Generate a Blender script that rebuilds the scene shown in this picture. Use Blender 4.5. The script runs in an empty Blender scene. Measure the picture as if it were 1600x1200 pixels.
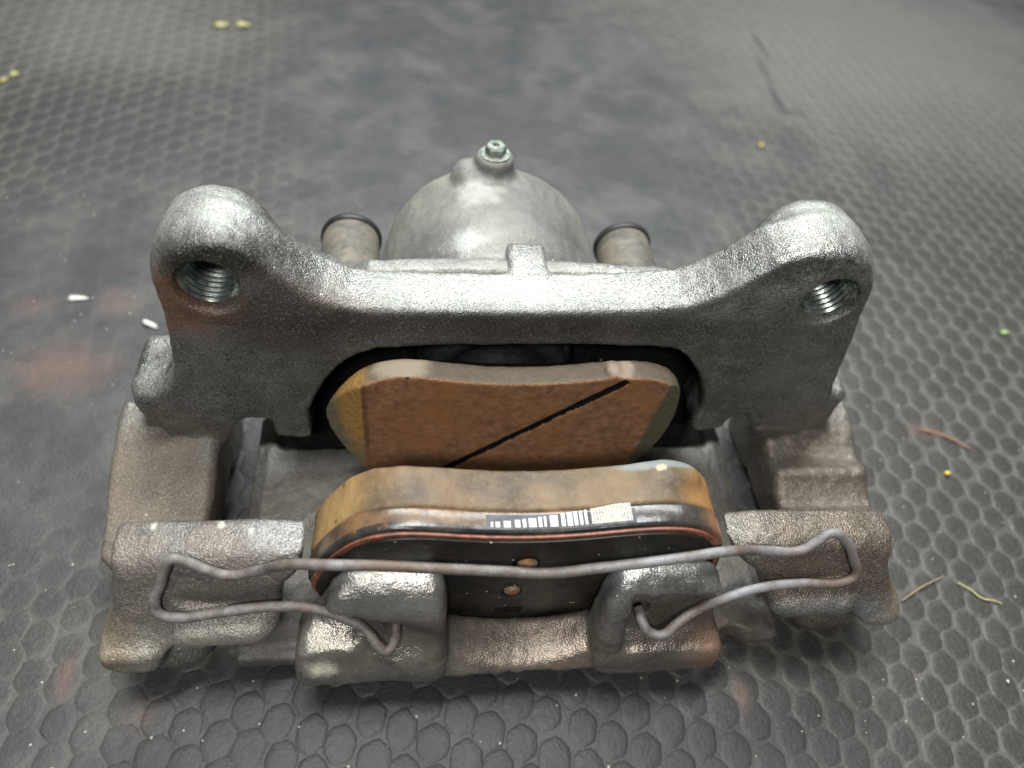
import bpy, bmesh, math, random
import numpy as np
from mathutils import Vector, Matrix

random.seed(7)
RNG = np.random.default_rng(11)
MM = 0.001
S = bpy.context.scene

# ------------------------------------------------------------------ camera
cam_d = bpy.data.cameras.new('camera')
cam = bpy.data.objects.new('camera', cam_d)
S.collection.objects.link(cam)
S.camera = cam
PITCH, YAW, ROLL = math.radians(50), math.radians(7.206), math.radians(0.30)
f0 = Vector((0, math.cos(PITCH), -math.sin(PITCH))); r0 = Vector((1, 0, 0)); u0 = r0.cross(f0)
f1 = f0*math.cos(YAW) + r0*math.sin(YAW); r1 = r0*math.cos(YAW) - f0*math.sin(YAW)
r2 = r1*math.cos(ROLL) + u0*math.sin(ROLL); u2 = u0*math.cos(ROLL) - r1*math.sin(ROLL)
cam.matrix_world = Matrix(((r2.x, u2.x, -f1.x, -27.87*MM), (r2.y, u2.y, -f1.y, -139*MM), (r2.z, u2.z, -f1.z, 215*MM), (0, 0, 0, 1)))
cam_d.sensor_width = 36
cam_d.lens = 36*1209/1600
cam_d.clip_start = 0.01
cam_d.clip_end = 20
cam_d.dof.use_dof = True
cam_d.dof.focus_distance = 0.196
cam_d.dof.aperture_fstop = 8.5

# ------------------------------------------------------------------ light
W = bpy.data.worlds.new('World'); S.world = W; W.use_nodes = True
W.node_tree.nodes['Background'].inputs[0].default_value = (0.92, 0.97, 1.0, 1)
W.node_tree.nodes['Background'].inputs[1].default_value = 0.085

def lamp(name, loc, target, size, sizey, power, col):
    d = bpy.data.lights.new(name, 'AREA'); d.shape = 'RECTANGLE'; d.size = size; d.size_y = sizey
    d.energy = power; d.color = col
    o = bpy.data.objects.new(name, d); S.collection.objects.link(o)
    o.location = loc
    o.rotation_euler = (Vector(target) - Vector(loc)).to_track_quat('-Z', 'Y').to_euler()
    return o
lamp('workshop_tube_light', (0.10, 0.62, 0.80), (0, 0.05, 0), 0.9, 0.14, 12.0, (0.97, 1.0, 0.97))
lamp('workshop_ceiling_light', (-0.05, 0.10, 0.95), (0, 0.02, 0), 0.6, 0.07, 11.0, (1.0, 1.0, 0.965))
lamp('workshop_front_light', (-0.10, -0.46, 0.60), (0, -0.04, 0.03), 0.14, 0.06, 3.1, (1.0, 0.97, 0.93))
S.view_settings.view_transform = 'Standard'
S.view_settings.look = 'None'
S.view_settings.exposure = 0.0
S.view_settings.gamma = 1.0
S.render.engine = 'CYCLES'

# ------------------------------------------------------------------ object helpers
def tag(o, label=None, cat=None, group=None, kind=None):
    if label: o['label'] = label
    if cat: o['category'] = cat
    if group: o['group'] = group
    if kind: o['kind'] = kind
    return o

def link(name, me, parent=None, mats=None):
    o = bpy.data.objects.new(name, me)
    S.collection.objects.link(o)
    if parent is not None: o.parent = parent
    for m in (mats or []): me.materials.append(m)
    return o

def mesh_np(name, V, F, smooth=True):
    """V (n,3) in mm, F (m,4) quads or list of faces"""
    me = bpy.data.meshes.new(name)
    if isinstance(F, np.ndarray):
        n, k = F.shape
        me.vertices.add(len(V)); me.vertices.foreach_set('co', (np.asarray(V, np.float32)*MM).ravel())
        me.loops.add(n*k); me.loops.foreach_set('vertex_index', F.astype(np.int32).ravel())
        me.polygons.add(n)
        me.polygons.foreach_set('loop_start', np.arange(0, n*k, k, dtype=np.int32))
        me.update(calc_edges=True)
    else:
        me.from_pydata([tuple(c*MM for c in v) for v in V], [], F); me.update()
    if smooth: me.polygons.foreach_set('use_smooth', np.ones(len(me.polygons), bool))
    return me

# ------------------------------------------------------------------ solid modelling on a grid (mm)
def poly_sdf(P, A, B):
    P = np.asarray(P, np.float32); n = len(P)
    d = np.full(np.broadcast(A, B).shape, 1e9, np.float32); ins = np.zeros(d.shape, bool)
    for i in range(n):
        ax, ay = P[i]; bx, by = P[(i+1) % n]
        ex, ey = bx-ax, by-ay; L = ex*ex+ey*ey
        if L < 1e-9: continue
        t = np.clip(((A-ax)*ex+(B-ay)*ey)/L, 0, 1)
        dx = A-ax-t*ex; dy = B-ay-t*ey
        d = np.minimum(d, dx*dx+dy*dy)
        c = ((ay > B) != (by > B))
        if abs(ey) > 1e-9:
            ins ^= c & (A < (B-ay)*ex/ey+ax)
    d = np.sqrt(d)
    return np.where(ins, -d, d).astype(np.float32)

def chaikin(P, n=2, q=0.25):
    P = [tuple(p) for p in P]
    for _ in range(n):
        R = []
        for i in range(len(P)):
            a, b = P[i], P[(i+1) % len(P)]
            R.append(tuple(a[k]*(1-q)+b[k]*q for k in range(len(a)))); R.append(tuple(a[k]*q+b[k]*(1-q) for k in range(len(a))))
        P = R
    return P

class Vol:
    def __init__(s, lo, hi, h):
        s.h = h; s.lo = np.array(lo, float)
        n = [int((hi[i]-lo[i])/h)+2 for i in range(3)]
        s.ax = [(lo[i]+h*np.arange(n[i])).astype(np.float32) for i in range(3)]
        s.F = np.full(n, 8.0, np.float32)
    def reg(s, lo, hi, pad=5):
        sl = []
        for i in range(3):
            a = int(max(0, math.floor((lo[i]-pad-s.lo[i])/s.h))); b = int(min(len(s.ax[i]), math.ceil((hi[i]+pad-s.lo[i])/s.h)+1))
            sl.append(slice(a, max(b, a+1)))
        X = s.ax[0][sl[0]][:, None, None]; Y = s.ax[1][sl[1]][None, :, None]; Z = s.ax[2][sl[2]][None, None, :]
        return tuple(sl), X, Y, Z
    def comb(s, shape, k=0, op='u'):
        fn, lo, hi = shape
        sl, X, Y, Z = s.reg(lo, hi)
        d = fn(X, Y, Z); f = s.F[sl]
        if op == 'u':
            r = np.minimum(f, d)
            if k > 0: r = r - np.square(np.maximum(k-np.abs(f-d), 0))/(4*k)
        elif op == 's':
            r = np.maximum(f, -d)
            if k > 0: r = r + np.square(np.maximum(k-np.abs(f+d), 0))/(4*k)
        s.F[sl] = r
        return s
    def add(s, shape, k=0): return s.comb(shape, k, 'u')
    def cut(s, shape, k=0): return s.comb(shape, k, 's')
    def clip(s, fn, k=0):
        X, Y, Z = s.ax[0][:, None, None], s.ax[1][None, :, None], s.ax[2][None, None, :]
        d = fn(X, Y, Z); r = np.maximum(s.F, d)
        if k > 0: r = r + np.square(np.maximum(k-np.abs(s.F-d), 0))/(4*k)
        s.F = r.astype(np.float32); return s
    def rough(s, octs):
        for cell, amp in octs:
            dims = [int(len(a)*s.h/cell)+3 for a in s.ax]
            L = RNG.normal(0, amp, dims).astype(np.float32)
            M = []
            for i, a in enumerate(s.ax):
                t = (a-s.lo[i])/cell; i0 = np.floor(t).astype(int); fr = t-i0; fr = fr*fr*(3-2*fr)
                m = np.zeros((len(a), dims[i]), np.float32); m[np.arange(len(a)), i0] = 1-fr; m[np.arange(len(a)), i0+1] += fr; M.append(m)
            L = np.tensordot(M[0], L, (1, 0)); L = np.tensordot(M[1], L, (1, 1)).transpose(1, 0, 2); L = np.tensordot(L, M[2], (2, 1))
            s.F += L
        return s
    def mesh(s, name):
        F = s.F.copy()
        for i in range(3):
            ix = [slice(None)]*3
            ix[i] = 0; F[tuple(ix)] = np.maximum(F[tuple(ix)], 0.3)
            ix[i] = -1; F[tuple(ix)] = np.maximum(F[tuple(ix)], 0.3)
        I = F < 0
        nx, ny, nz = F.shape
        cnt = np.zeros((nx-1, ny-1, nz-1), np.int8)
        for a in (0, 1):
            for b in (0, 1):
                for c in (0, 1):
                    cnt += I[a:nx-1+a, b:ny-1+b, c:nz-1+c]
        act = np.argwhere((cnt > 0) & (cnt < 8))
        vid = np.full(cnt.shape, -1, np.int32); vid[tuple(act.T)] = np.arange(len(act))
        C = [(a, b, c) for a in (0, 1) for b in (0, 1) for c in (0, 1)]
        val = np.stack([F[act[:, 0]+a, act[:, 1]+b, act[:, 2]+c] for a, b, c in C], 1)
        acc = np.zeros((len(act), 3)); num = np.zeros(len(act))
        for i in range(8):
            for j in range(i+1, 8):
                if sum(abs(C[i][k]-C[j][k]) for k in range(3)) != 1: continue
                vi, vj = val[:, i], val[:, j]; m = (vi < 0) != (vj < 0)
                t = np.where(m, vi/np.where(m, vi-vj, 1), 0)
                for k in range(3): acc[:, k] += np.where(m, C[i][k]+t*(C[j][k]-C[i][k]), 0)
                num += m
        V = s.lo + s.h*(act + acc/num[:, None])
        Q = []
        for axis in range(3):
            o = [1, 1, 1]; o[axis] = 0
            sl0 = tuple(slice(o[k], F.shape[k]-1) for k in range(3))
            sh = [0, 0, 0]; sh[axis] = 1
            sl1 = tuple(slice(o[k]+sh[k], F.shape[k]-1+sh[k]) for k in range(3))
            A = I[sl0]; B_ = I[sl1]
            for flip, M in ((False, A & ~B_), (True, ~A & B_)):
                p = np.argwhere(M) + np.array(o)
                b, c = (axis+1) % 3, (axis+2) % 3
                def cell(db, dc):
                    q = p.copy(); q[:, b] -= db; q[:, c] -= dc
                    return vid[q[:, 0], q[:, 1], q[:, 2]]
                quad = np.stack([cell(1, 1), cell(0, 1), cell(0, 0), cell(1, 0)], 1)
                if flip: quad = quad[:, ::-1]
                Q.append(quad)
        Q = np.concatenate(Q)
        Q = Q[(Q >= 0).all(1)]
        # one light smoothing pass
        E = np.concatenate([Q[:, [0, 1]], Q[:, [1, 2]], Q[:, [2, 3]], Q[:, [3, 0]]])
        for _ in range(1):
            sm = np.zeros_like(V); n = np.zeros(len(V))
            for k in range(3): sm[:, k] = np.bincount(E[:, 0], V[E[:, 1], k], len(V)) + np.bincount(E[:, 1], V[E[:, 0], k], len(V))
            n = np.bincount(E[:, 0], minlength=len(V)) + np.bincount(E[:, 1], minlength=len(V))
            V = V*0.5 + 0.5*sm/np.maximum(n, 1)[:, None]
        return mesh_np(name, V, Q)

def ext(P, axis, c0, c1, r=1.5):
    """polygon P extruded along axis ('x': P in yz, 'y': P in xz, 'z': P in xy), rounded edges"""
    P = np.array(P, float); h = (c1-c0)/2; c = (c0+c1)/2
    a = 'xyz'.index(axis); o = [i for i in range(3) if i != a]
    lo = [0]*3; hi = [0]*3; lo[a] = c0; hi[a] = c1
    for j, k in enumerate(o): lo[k] = P[:, j].min(); hi[k] = P[:, j].max()
    def fn(X, Y, Z):
        G = [X, Y, Z]
        d2 = poly_sdf(P, G[o[0]], G[o[1]]); w0 = d2+r; w1 = np.abs(G[a]-c)-h+r
        return np.minimum(np.maximum(w0, w1), 0)+np.sqrt(np.square(np.maximum(w0, 0))+np.square(np.maximum(w1, 0)))-r
    return fn, lo, hi

def box(lo, hi, r=1.5):
    c = [(lo[i]+hi[i])/2 for i in range(3)]; h = [(hi[i]-lo[i])/2-r for i in range(3)]
    def fn(X, Y, Z):
        q = [np.abs(G-c[i])-h[i] for i, G in enumerate((X, Y, Z))]
        return np.sqrt(sum(np.square(np.maximum(v, 0)) for v in q))+np.minimum(np.maximum(np.maximum(q[0], q[1]), q[2]), 0)-r
    return fn, lo, hi

def cyl(axis, c, r, a0, a1, rr=2, r2=None):
    """cylinder along axis, centre c in the other two, radius r at a0 to r2 at a1, end rounding rr"""
    a = 'xyz'.index(axis); o = [i for i in range(3) if i != a]; R = r if r2 is None else r2
    lo = [0]*3; hi = [0]*3; lo[a] = a0; hi[a] = a1; m = max(r, R)
    for j, k in enumerate(o): lo[k] = c[j]-m; hi[k] = c[j]+m
    def fn(X, Y, Z):
        G = [X, Y, Z]; rad = r+(R-r)*np.clip((G[a]-a0)/(a1-a0), 0, 1)
        w0 = np.sqrt(np.square(G[o[0]]-c[0])+np.square(G[o[1]]-c[1]))-rad+rr; w1 = np.abs(G[a]-(a0+a1)/2)-(a1-a0)/2+rr
        return np.minimum(np.maximum(w0, w1), 0)+np.sqrt(np.square(np.maximum(w0, 0))+np.square(np.maximum(w1, 0)))-rr
    return fn, lo, hi

def ell(c, r):
    def fn(X, Y, Z):
        q = np.sqrt(np.square((X-c[0])/r[0])+np.square((Y-c[1])/r[1])+np.square((Z-c[2])/r[2]))
        return (q-1)*min(r)
    return fn, [c[i]-r[i] for i in range(3)], [c[i]+r[i] for i in range(3)]

# ------------------------------------------------------------------ materials
class NT:
    def __init__(s, name):
        s.m = bpy.data.materials.new(name); s.m.use_nodes = True
        s.t = s.m.node_tree; s.n = s.t.nodes; s.b = s.n['Principled BSDF']
        s.co = s.n.new('ShaderNodeNewGeometry')
        s.mp = s.n.new('ShaderNodeVectorMath'); s.mp.operation = 'SCALE'; s.mp.inputs['Scale'].default_value = 1000
        s.l(s.co.outputs['Position'], s.mp.inputs[0]); s.P = s.mp.outputs[0]
    def l(s, a, b): s.t.links.new(a, b)
    def noise(s, scale, detail=3, rough=0.55, vec=None, dist=0.0):
        n = s.n.new('ShaderNodeTexNoise'); n.inputs['Scale'].default_value = scale; n.inputs['Detail'].default_value = detail
        n.inputs['Roughness'].default_value = rough; n.inputs['Distortion'].default_value = dist
        s.l(vec or s.P, n.inputs['Vector']); return n.outputs['Fac']
    def vor(s, scale, feat='F1', vec=None, rnd=1.0):
        n = s.n.new('ShaderNodeTexVoronoi'); n.feature = feat; n.inputs['Scale'].default_value = scale; n.inputs['Randomness'].default_value = rnd
        s.l(vec or s.P, n.inputs['Vector']); return n
    def ramp(s, fac, stops):
        n = s.n.new('ShaderNodeValToRGB'); s.l(fac, n.inputs[0]); e = n.color_ramp.elements
        while len(e) < len(stops): e.new(0.5)
        for i, (p, c) in enumerate(stops):
            e[i].position = p; e[i].color = (c, c, c, 1) if not isinstance(c, tuple) else (*c, 1)
        return n.outputs[0]
    def mix(s, fac, a, b, mode='MIX'):
        n = s.n.new('ShaderNodeMix'); n.data_type = 'RGBA'; n.blend_type = mode
        for v, k in ((fac, 0), (a, 6), (b, 7)):
            if hasattr(v, 'node'): s.l(v, n.inputs[k])
            elif isinstance(v, tuple): n.inputs[k].default_value = (*v, 1)
            else: n.inputs[k].default_value = v if k == 0 else (v, v, v, 1)
        return n.outputs[2]
    def math(s, op, a, b=0.0, c=None, clamp=False):
        n = s.n.new('ShaderNodeMath'); n.operation = op; n.use_clamp = clamp
        for v, k in ((a, 0), (b, 1), (c, 2)):
            if v is None: continue
            if hasattr(v, 'node'): s.l(v, n.inputs[k])
            else: n.inputs[k].default_value = v
        return n.outputs[0]
    def xyz(s):
        n = s.n.new('ShaderNodeSeparateXYZ'); s.l(s.P, n.inputs[0]); return n.outputs
    def blob(s, c, r, soft=0.5, wob=0.0):
        """1 inside a wobbly ellipsoid of colour at c (mm), 0 outside"""
        n = s.n.new('ShaderNodeVectorMath'); n.operation = 'SUBTRACT'; s.l(s.P, n.inputs[0]); n.inputs[1].default_value = c
        d = s.n.new('ShaderNodeVectorMath'); d.operation = 'DIVIDE'; s.l(n.outputs[0], d.inputs[0]); d.inputs[1].default_value = r
        q = s.n.new('ShaderNodeVectorMath'); q.operation = 'LENGTH'; s.l(d.outputs[0], q.inputs[0])
        v = q.outputs['Value']
        if wob:
            v = s.math('ADD', v, s.math('MULTIPLY', s.math('SUBTRACT', s.noise(2.2/max(r), 4), 0.5), wob))
        m = s.n.new('ShaderNodeMapRange'); m.interpolation_type = 'SMOOTHSTEP'; s.l(v, m.inputs[0])
        m.inputs[1].default_value = 1-soft; m.inputs[2].default_value = 1+soft*0.5; m.inputs[3].default_value = 1; m.inputs[4].default_value = 0
        return m.outputs[0]
    def bump(s, h, dist, strength=1.0, prev=None):
        n = s.n.new('ShaderNodeBump'); n.inputs['Distance'].default_value = dist*MM; n.inputs['Strength'].default_value = strength
        s.l(h, n.inputs['Height'])
        if prev: s.l(prev, n.inputs['Normal'])
        return n.outputs[0]
    def out(s, color=None, rough=None, metal=None, normal=None, spec=None, coat=None):
        for v, k in ((color, 'Base Color'), (rough, 'Roughness'), (metal, 'Metallic'), (normal, 'Normal'), (spec, 'Specular IOR Level'), (coat, 'Coat Weight')):
            if v is None: continue
            if hasattr(v, 'node'): s.l(v, s.b.inputs[k])
            elif isinstance(v, tuple): s.b.inputs[k].default_value = (*v, 1)
            else: s.b.inputs[k].default_value = v
        return s.m

def iron(name, zones, bs=1.0):
    """sand-cast iron: grey grain, pits and bright worn specks; zones lay brown dust, rust, oil, painted shade and painted highlights where they lie"""
    t = NT(name)
    g1 = t.noise(0.9, 4, 0.65); g2 = t.noise(0.16, 4, 0.6); g3 = t.noise(0.045, 4, 0.6)
    col = t.mix(t.ramp(g1, [(0.3, 0.0), (0.7, 1.0)]), (0.12, 0.125, 0.12), (0.33, 0.34, 0.325))
    col = t.mix(t.math('MULTIPLY', t.ramp(g2, [(0.35, 0.0), (0.7, 1.0)]), 0.6), col, (0.16, 0.15, 0.135))
    metal = t.math('MULTIPLY_ADD', t.ramp(g2, [(0.3, 1.0), (0.7, 0.0)]), 0.2, 0.38)
    rough = t.math('MULTIPLY_ADD', g1, 0.3, 0.26)
    # worn, greasy bright patches against dull dusty ones
    pw = t.ramp(t.noise(0.085, 4, 0.6, dist=0.6), [(0.42, 0.0), (0.60, 1.0)])
    metal = t.math('ADD', metal, t.math('MULTIPLY', pw, 0.35), clamp=True)
    rough = t.math('SUBTRACT', rough, t.math('MULTIPLY', pw, 0.13))
    spec = 0.5
    for (c, r, tint, amt, rg, mt, wob) in zones:
        if tint == OIL_AND_SHADE and rg > 0.5: m = t.math('MULTIPLY', t.blob(c, r, 0.15, wob), amt)
        else: m = t.math('MULTIPLY', t.blob(c, r, 0.15 if (tint == OIL_AND_SHADE and rg > 0.5) else 0.6, wob), t.math('MULTIPLY', t.ramp(g1, [(0.2, 0.7), (0.75, 1.0)]), amt))
        var = t.mix(t.ramp(g3, [(0.35, 0.0), (0.65, 1.0)]), tuple(v*0.7 for v in tint), tuple(v*1.25 for v in tint))
        col = t.mix(m, col, var)
        rough = t.mix(m, rough, rg); metal = t.mix(m, metal, mt)
        if tint == OIL_AND_SHADE and rg > 0.5: spec = t.math('MULTIPLY_ADD', m, -0.46, 0.5)
    gf = t.noise(2.0 if bs == 1.0 else 2.6, 3, 0.7)
    am = t.math('MULTIPLY', t.math('ADD', 0.3, metal, clamp=True), 0.5+0.5*(bs == 1.0))
    col = t.mix(t.math('MULTIPLY', am, t.ramp(gf, [(0.36, 0.85), (0.49, 0.0)])), col, t.mix(0.75, col, (0.02, 0.02, 0.019)))
    col = t.mix(t.math('MULTIPLY', am, t.ramp(gf, [(0.55, 0.0), (0.66, 0.6)])), col, t.mix(0.5, col, (0.75, 0.78, 0.75)))
    # pale paint and mineral specks
    sp = t.vor(0.13); spk = t.math('LESS_THAN', t.math('ADD', sp.outputs['Distance'], t.math('MULTIPLY', t.noise(1.5, 2), 0.05)), 0.066)
    pick = t.math('GREATER_THAN', t.noise(0.07, 1), 0.5)
    col = t.mix(t.math('MULTIPLY', spk, t.math('MULTIPLY', pick, 0.75)), col, (0.55, 0.54, 0.47))
    vg = t.vor(1.9); vg.feature = 'SMOOTH_F1'; vg.inputs['Smoothness'].default_value = 0.6
    n = t.bump(t.noise(0.4, 2, 0.5), 0.6, 0.3)
    n = t.bump(vg.outputs['Distance'], 0.20*bs, 0.7, n)
    n = t.bump(t.noise(2.6, 3, 0.6), 0.20*bs, 0.9, n)
    return t.out(col, rough, metal, n, spec)

BROWN = (0.115, 0.086, 0.056); DUST = (0.16, 0.13, 0.10); RUST = (0.17, 0.075, 0.035); OIL_AND_SHADE = (0.006, 0.0055, 0.005); PALE = (0.42, 0.435, 0.41)  # the near-black is oil on the ear and painted shade inside the opening
OCHRE = (0.30, 0.22, 0.12)
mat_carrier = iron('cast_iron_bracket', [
    ((0, 10, 74), (75, 14, 9), PALE, 0.75, 0.42, 0.35, 0.25),
    ((-77, 14, 95), (17, 12, 11), PALE, 0.7, 0.45, 0.3, 0.2),
    ((79, 14, 95), (17, 12, 11), PALE, 0.7, 0.45, 0.3, 0.2),
    ((0, -3, 60), (160, 7, 36), (0.125, 0.13, 0.126), 0.65, 0.40, 0.45, 0.3),
    ((0, 11, 34), (66, 9.6, 32), OIL_AND_SHADE, 1.0, 0.9, 0.0, 0.0),  # near-black paints the shade inside the bracket opening
    ((0, -2, 73), (70, 6, 6), (0.045, 0.043, 0.045), 0.95, 0.3, 0.4, 0.4),
    ((0, -2, 67), (50, 6, 5), (0.05, 0.048, 0.048), 0.6, 0.35, 0.4, 0.3),
    ((-100, -14, 14), (34, 34, 26), BROWN, 0.95, 0.55, 0.1, 0.25),
    ((100, -14, 14), (34, 34, 26), (0.135, 0.104, 0.074), 0.9, 0.32, 0.4, 0.25),
    ((82, -48, 30), (44, 24, 34), (0.140, 0.103, 0.070), 0.92, 0.34, 0.4, 0.3),
    ((-84, -48, 34), (44, 24, 26), (0.150, 0.128, 0.110), 0.95, 0.38, 0.3, 0.4),
    ((-60, -41, 47), (9, 8, 7), (0.33, 0.34, 0.35), 0.7, 0.3, 0.6, 0.5),
    ((-66.2, -43.6, 45.6), (0.85, 1.4, 1.3), (0.52, 0.51, 0.46), 0.9, 0.55, 0.0, 1.4),
    ((-79.5, -45, 44.6), (0.85, 1.4, 1.3), (0.52, 0.51, 0.46), 0.9, 0.55, 0.0, 1.4),
    ((-88.8, -41.6, 45.9), (0.85, 1.4, 1.3), (0.52, 0.51, 0.46), 0.9, 0.55, 0.0, 1.4),
    ((-73.4, -41.5, 45.9), (0.85, 1.4, 1.3), (0.52, 0.51, 0.46), 0.9, 0.55, 0.0, 1.4),
    ((-91.5, -50.5, 38.5), (0.85, 1.4, 1.3), (0.52, 0.51, 0.46), 0.9, 0.55, 0.0, 1.4),
    ((-76, -62, 22), (32, 8, 8), (0.42, 0.41, 0.35), 0.9, 0.4, 0.5, 0.3),  # pale colour paints a highlight along the left lower lip
    ((86, -62, 25), (32, 7, 8), (0.28, 0.30, 0.30), 0.9, 0.4, 0.6, 0.3),
    ((-84, -2, 80), (16, 9, 14), RUST, 0.95, 0.35, 0.15, 0.7),
    ((-72, 0, 93), (19, 8, 7), OIL_AND_SHADE, 1.0, 0.13, 0.2, 0.5),
    ((-58, -1, 76), (22, 9, 15), (0.06, 0.035, 0.028), 0.8, 0.28, 0.25, 0.7),
    ((-101, -60, 20), (9, 12, 12), OCHRE, 0.55, 0.5, 0.3, 0.6),
    ((103, -58, 23), (7, 10, 9), OCHRE, 0.5, 0.4, 0.4, 0.6)])
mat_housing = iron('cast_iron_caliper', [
    ((-36, -60, 26), (32, 16, 36), (0.33, 0.305, 0.26), 0.85, 0.26, 0.75, 0.6),
    ((-5, 50, 55), (64, 40, 66), (0.20, 0.20, 0.182), 0.95, 0.62, 0.08, 0.2),
    ((12, 42, 74), (16, 22, 12), (0.11, 0.112, 0.108), 0.7, 0.5, 0.2, 0.9),
    ((-22, 30, 66), (16, 12, 14), (0.12, 0.125, 0.13), 0.7, 0.45, 0.3, 0.9),
    ((-24, 60, 66), (12, 14, 12), (0.27, 0.26, 0.22), 0.6, 0.6, 0.0, 0.9),
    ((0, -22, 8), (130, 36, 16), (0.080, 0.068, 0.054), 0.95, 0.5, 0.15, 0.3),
    ((0, -62, 17), (24, 14, 15), (0.20, 0.155, 0.12), 0.85, 0.3, 0.5, 0.4),
    ((40, -62, 20), (34, 14, 28), (0.23, 0.185, 0.145), 0.8, 0.26, 0.7, 0.5),
    ((50, -66, 19), (8, 7, 12), RUST, 0.7, 0.5, 0.2, 0.5),
    ((0, 14, 14), (110, 9.5, 60), OIL_AND_SHADE, 1.0, 0.9, 0.0, 0.05),  # near-black paints the shade on the housing behind the plate
    ((-50, -66, 21), (5, 4, 4), (0.6, 0.58, 0.48), 0.9, 0.5, 0.0, 0.9),
    ((-9, 50, 76), (7, 8, 6), (0.55, 0.56, 0.53), 0.6, 0.5, 0.0, 1.2),
    ((-13, 30, 73), (6, 5, 6), (0.50, 0.52, 0.53), 0.6, 0.5, 0.0, 1.2),
    ((-33, -57, 50), (17, 8, 7), (0.5, 0.5, 0.46), 0.9, 0.24, 0.8, 0.4),  # painted highlight on the left finger crest
    ((32, -57, 50), (17, 8, 7), (0.45, 0.46, 0.44), 0.9, 0.24, 0.8, 0.5),  # painted highlight on the right finger crest
    ((20, -58, 38), (6, 8, 18), (0.34, 0.36, 0.38), 0.6, 0.35, 0.7, 0.4),
    ((-34, -62, 44), (18, 9, 10), (0.30, 0.30, 0.28), 0.6, 0.3, 0.7, 0.3),
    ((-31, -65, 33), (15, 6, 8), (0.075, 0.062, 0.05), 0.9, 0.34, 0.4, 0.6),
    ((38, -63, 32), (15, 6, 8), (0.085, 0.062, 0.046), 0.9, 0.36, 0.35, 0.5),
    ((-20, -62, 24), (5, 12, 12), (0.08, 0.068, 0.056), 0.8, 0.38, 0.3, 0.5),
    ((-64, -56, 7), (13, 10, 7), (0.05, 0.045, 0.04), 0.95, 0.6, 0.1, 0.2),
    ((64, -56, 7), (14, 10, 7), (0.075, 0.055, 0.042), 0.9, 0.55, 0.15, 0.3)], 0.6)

def simple(name, c1, c2, rough, metal=0.0, sc=0.6, bd=0.15, spec=0.5, r2=None, coat=None, sc2=0.08, c3=None):
    t = NT(name)
    col = t.mix(t.ramp(t.noise(sc, 4, 0.6), [(0.32, 0.0), (0.68, 1.0)]), c1, c2)
    if c3: col = t.mix(t.ramp(t.noise(sc2, 4, 0.6, dist=0.5), [(0.47, 0.0), (0.6, 1.0)]), col, c3)
    rg = t.math('MULTIPLY_ADD', t.noise(sc*0.7, 3), (r2 or 0.2), rough-(r2 or 0.2)/2)
    n = t.bump(t.noise(sc*1.6, 4, 0.65), bd, 0.7)
    return t.out(col, rg, metal, n, spec, coat)

# ------------------------------------------------------------------ CALIPER (one thing)
caliper = bpy.data.objects.new('brake_caliper', None); S.collection.objects.link(caliper)
caliper.empty_display_size = 0.02
tag(caliper, 'used cast iron disc brake caliper with worn pads and wire spring on rubber mat', 'brake caliper')

# --- bracket
def thread_cuts(v):
    for cx_, cz_ in ((-76.2, 84.4), (79.6, 83.8)):
        v.cut(cyl('y', (cx_, cz_), 7.2, -5, 23, 0.6), 0)
        v.cut(cyl('y', (cx_, cz_), 9.2, -2.2, 1.2, 0.1, 7.0), 0.8)
def mir(P): return [(-a, b) for a, b in P][::-1]
v = Vol((-121, -69, -1), (121, 33, 106), 0.62)
plate = [(-88, 87), (-83, 94.5), (-75.5, 97.8), (-68.5, 96.8), (-61.4, 90.5), (-55.5, 83.5), (-50, 79.5), (-41.7, 77.6), (1.6, 77.3), (39.4, 79.8), (48.4, 84), (56.2, 91), (63, 97.5), (73.1, 99.8), (83.6, 97.5), (88.9, 91), (91, 80),
         (94.5, 62), (97.5, 45), (100, 33), (98, 26), (83.3, 21.8), (79.5, 24), (76.5, 31), (73.2, 34.2), (69.3, 33), (68.6, 27.2), (60, 26), (58.2, 27.5), (57.2, 31.5), (58.4, 36.8), (57.6, 43), (54, 52), (48.3, 59.5), (43.6, 63.4), (34.7, 65.1), (-35.8, 64.2), (-44.2, 60),
         (-50, 53), (-56.5, 39), (-57.6, 36), (-57.8, 24.6), (-59.5, 23.6), (-67, 24), (-68.3, 25.5), (-68.6, 31.8), (-70.5, 32.8), (-76.6, 32.8), (-80.6, 25.5), (-83.6, 19.5), (-96, 21.5), (-103, 32), (-104.5, 40), (-101, 43), (-94, 46), (-91.2, 52), (-89.8, 64), (-88.6, 77)]
v.add(ext(chaikin(plate, 1, 0.22), 'y', 0, 15.5, 1.7))
v.add(box((-3.0, 13.2, 71), (7.6, 26.5, 78.9), 1.6), 2.5)          # casting tab over the housing flange
# ear bosses
v.add(cyl('y', (-76.4, 84.0), 13.6, 0.3, 27, 8.5), 5)
v.add(cyl('y', (77.6, 84.8), 14.2, 0.3, 28, 8.5), 5)
# fillets from ears to the cross bar
v.add(ext([(-72, 66), (-50, 64), (-48, 77), (-57, 82), (-66, 88), (-76, 84)], 'y', 2, 22, 4), 6)
v.add(ext([(74, 66), (50, 64), (48, 77), (58, 84), (68, 90), (76, 84)], 'y', 2, 22, 4), 6)
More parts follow.
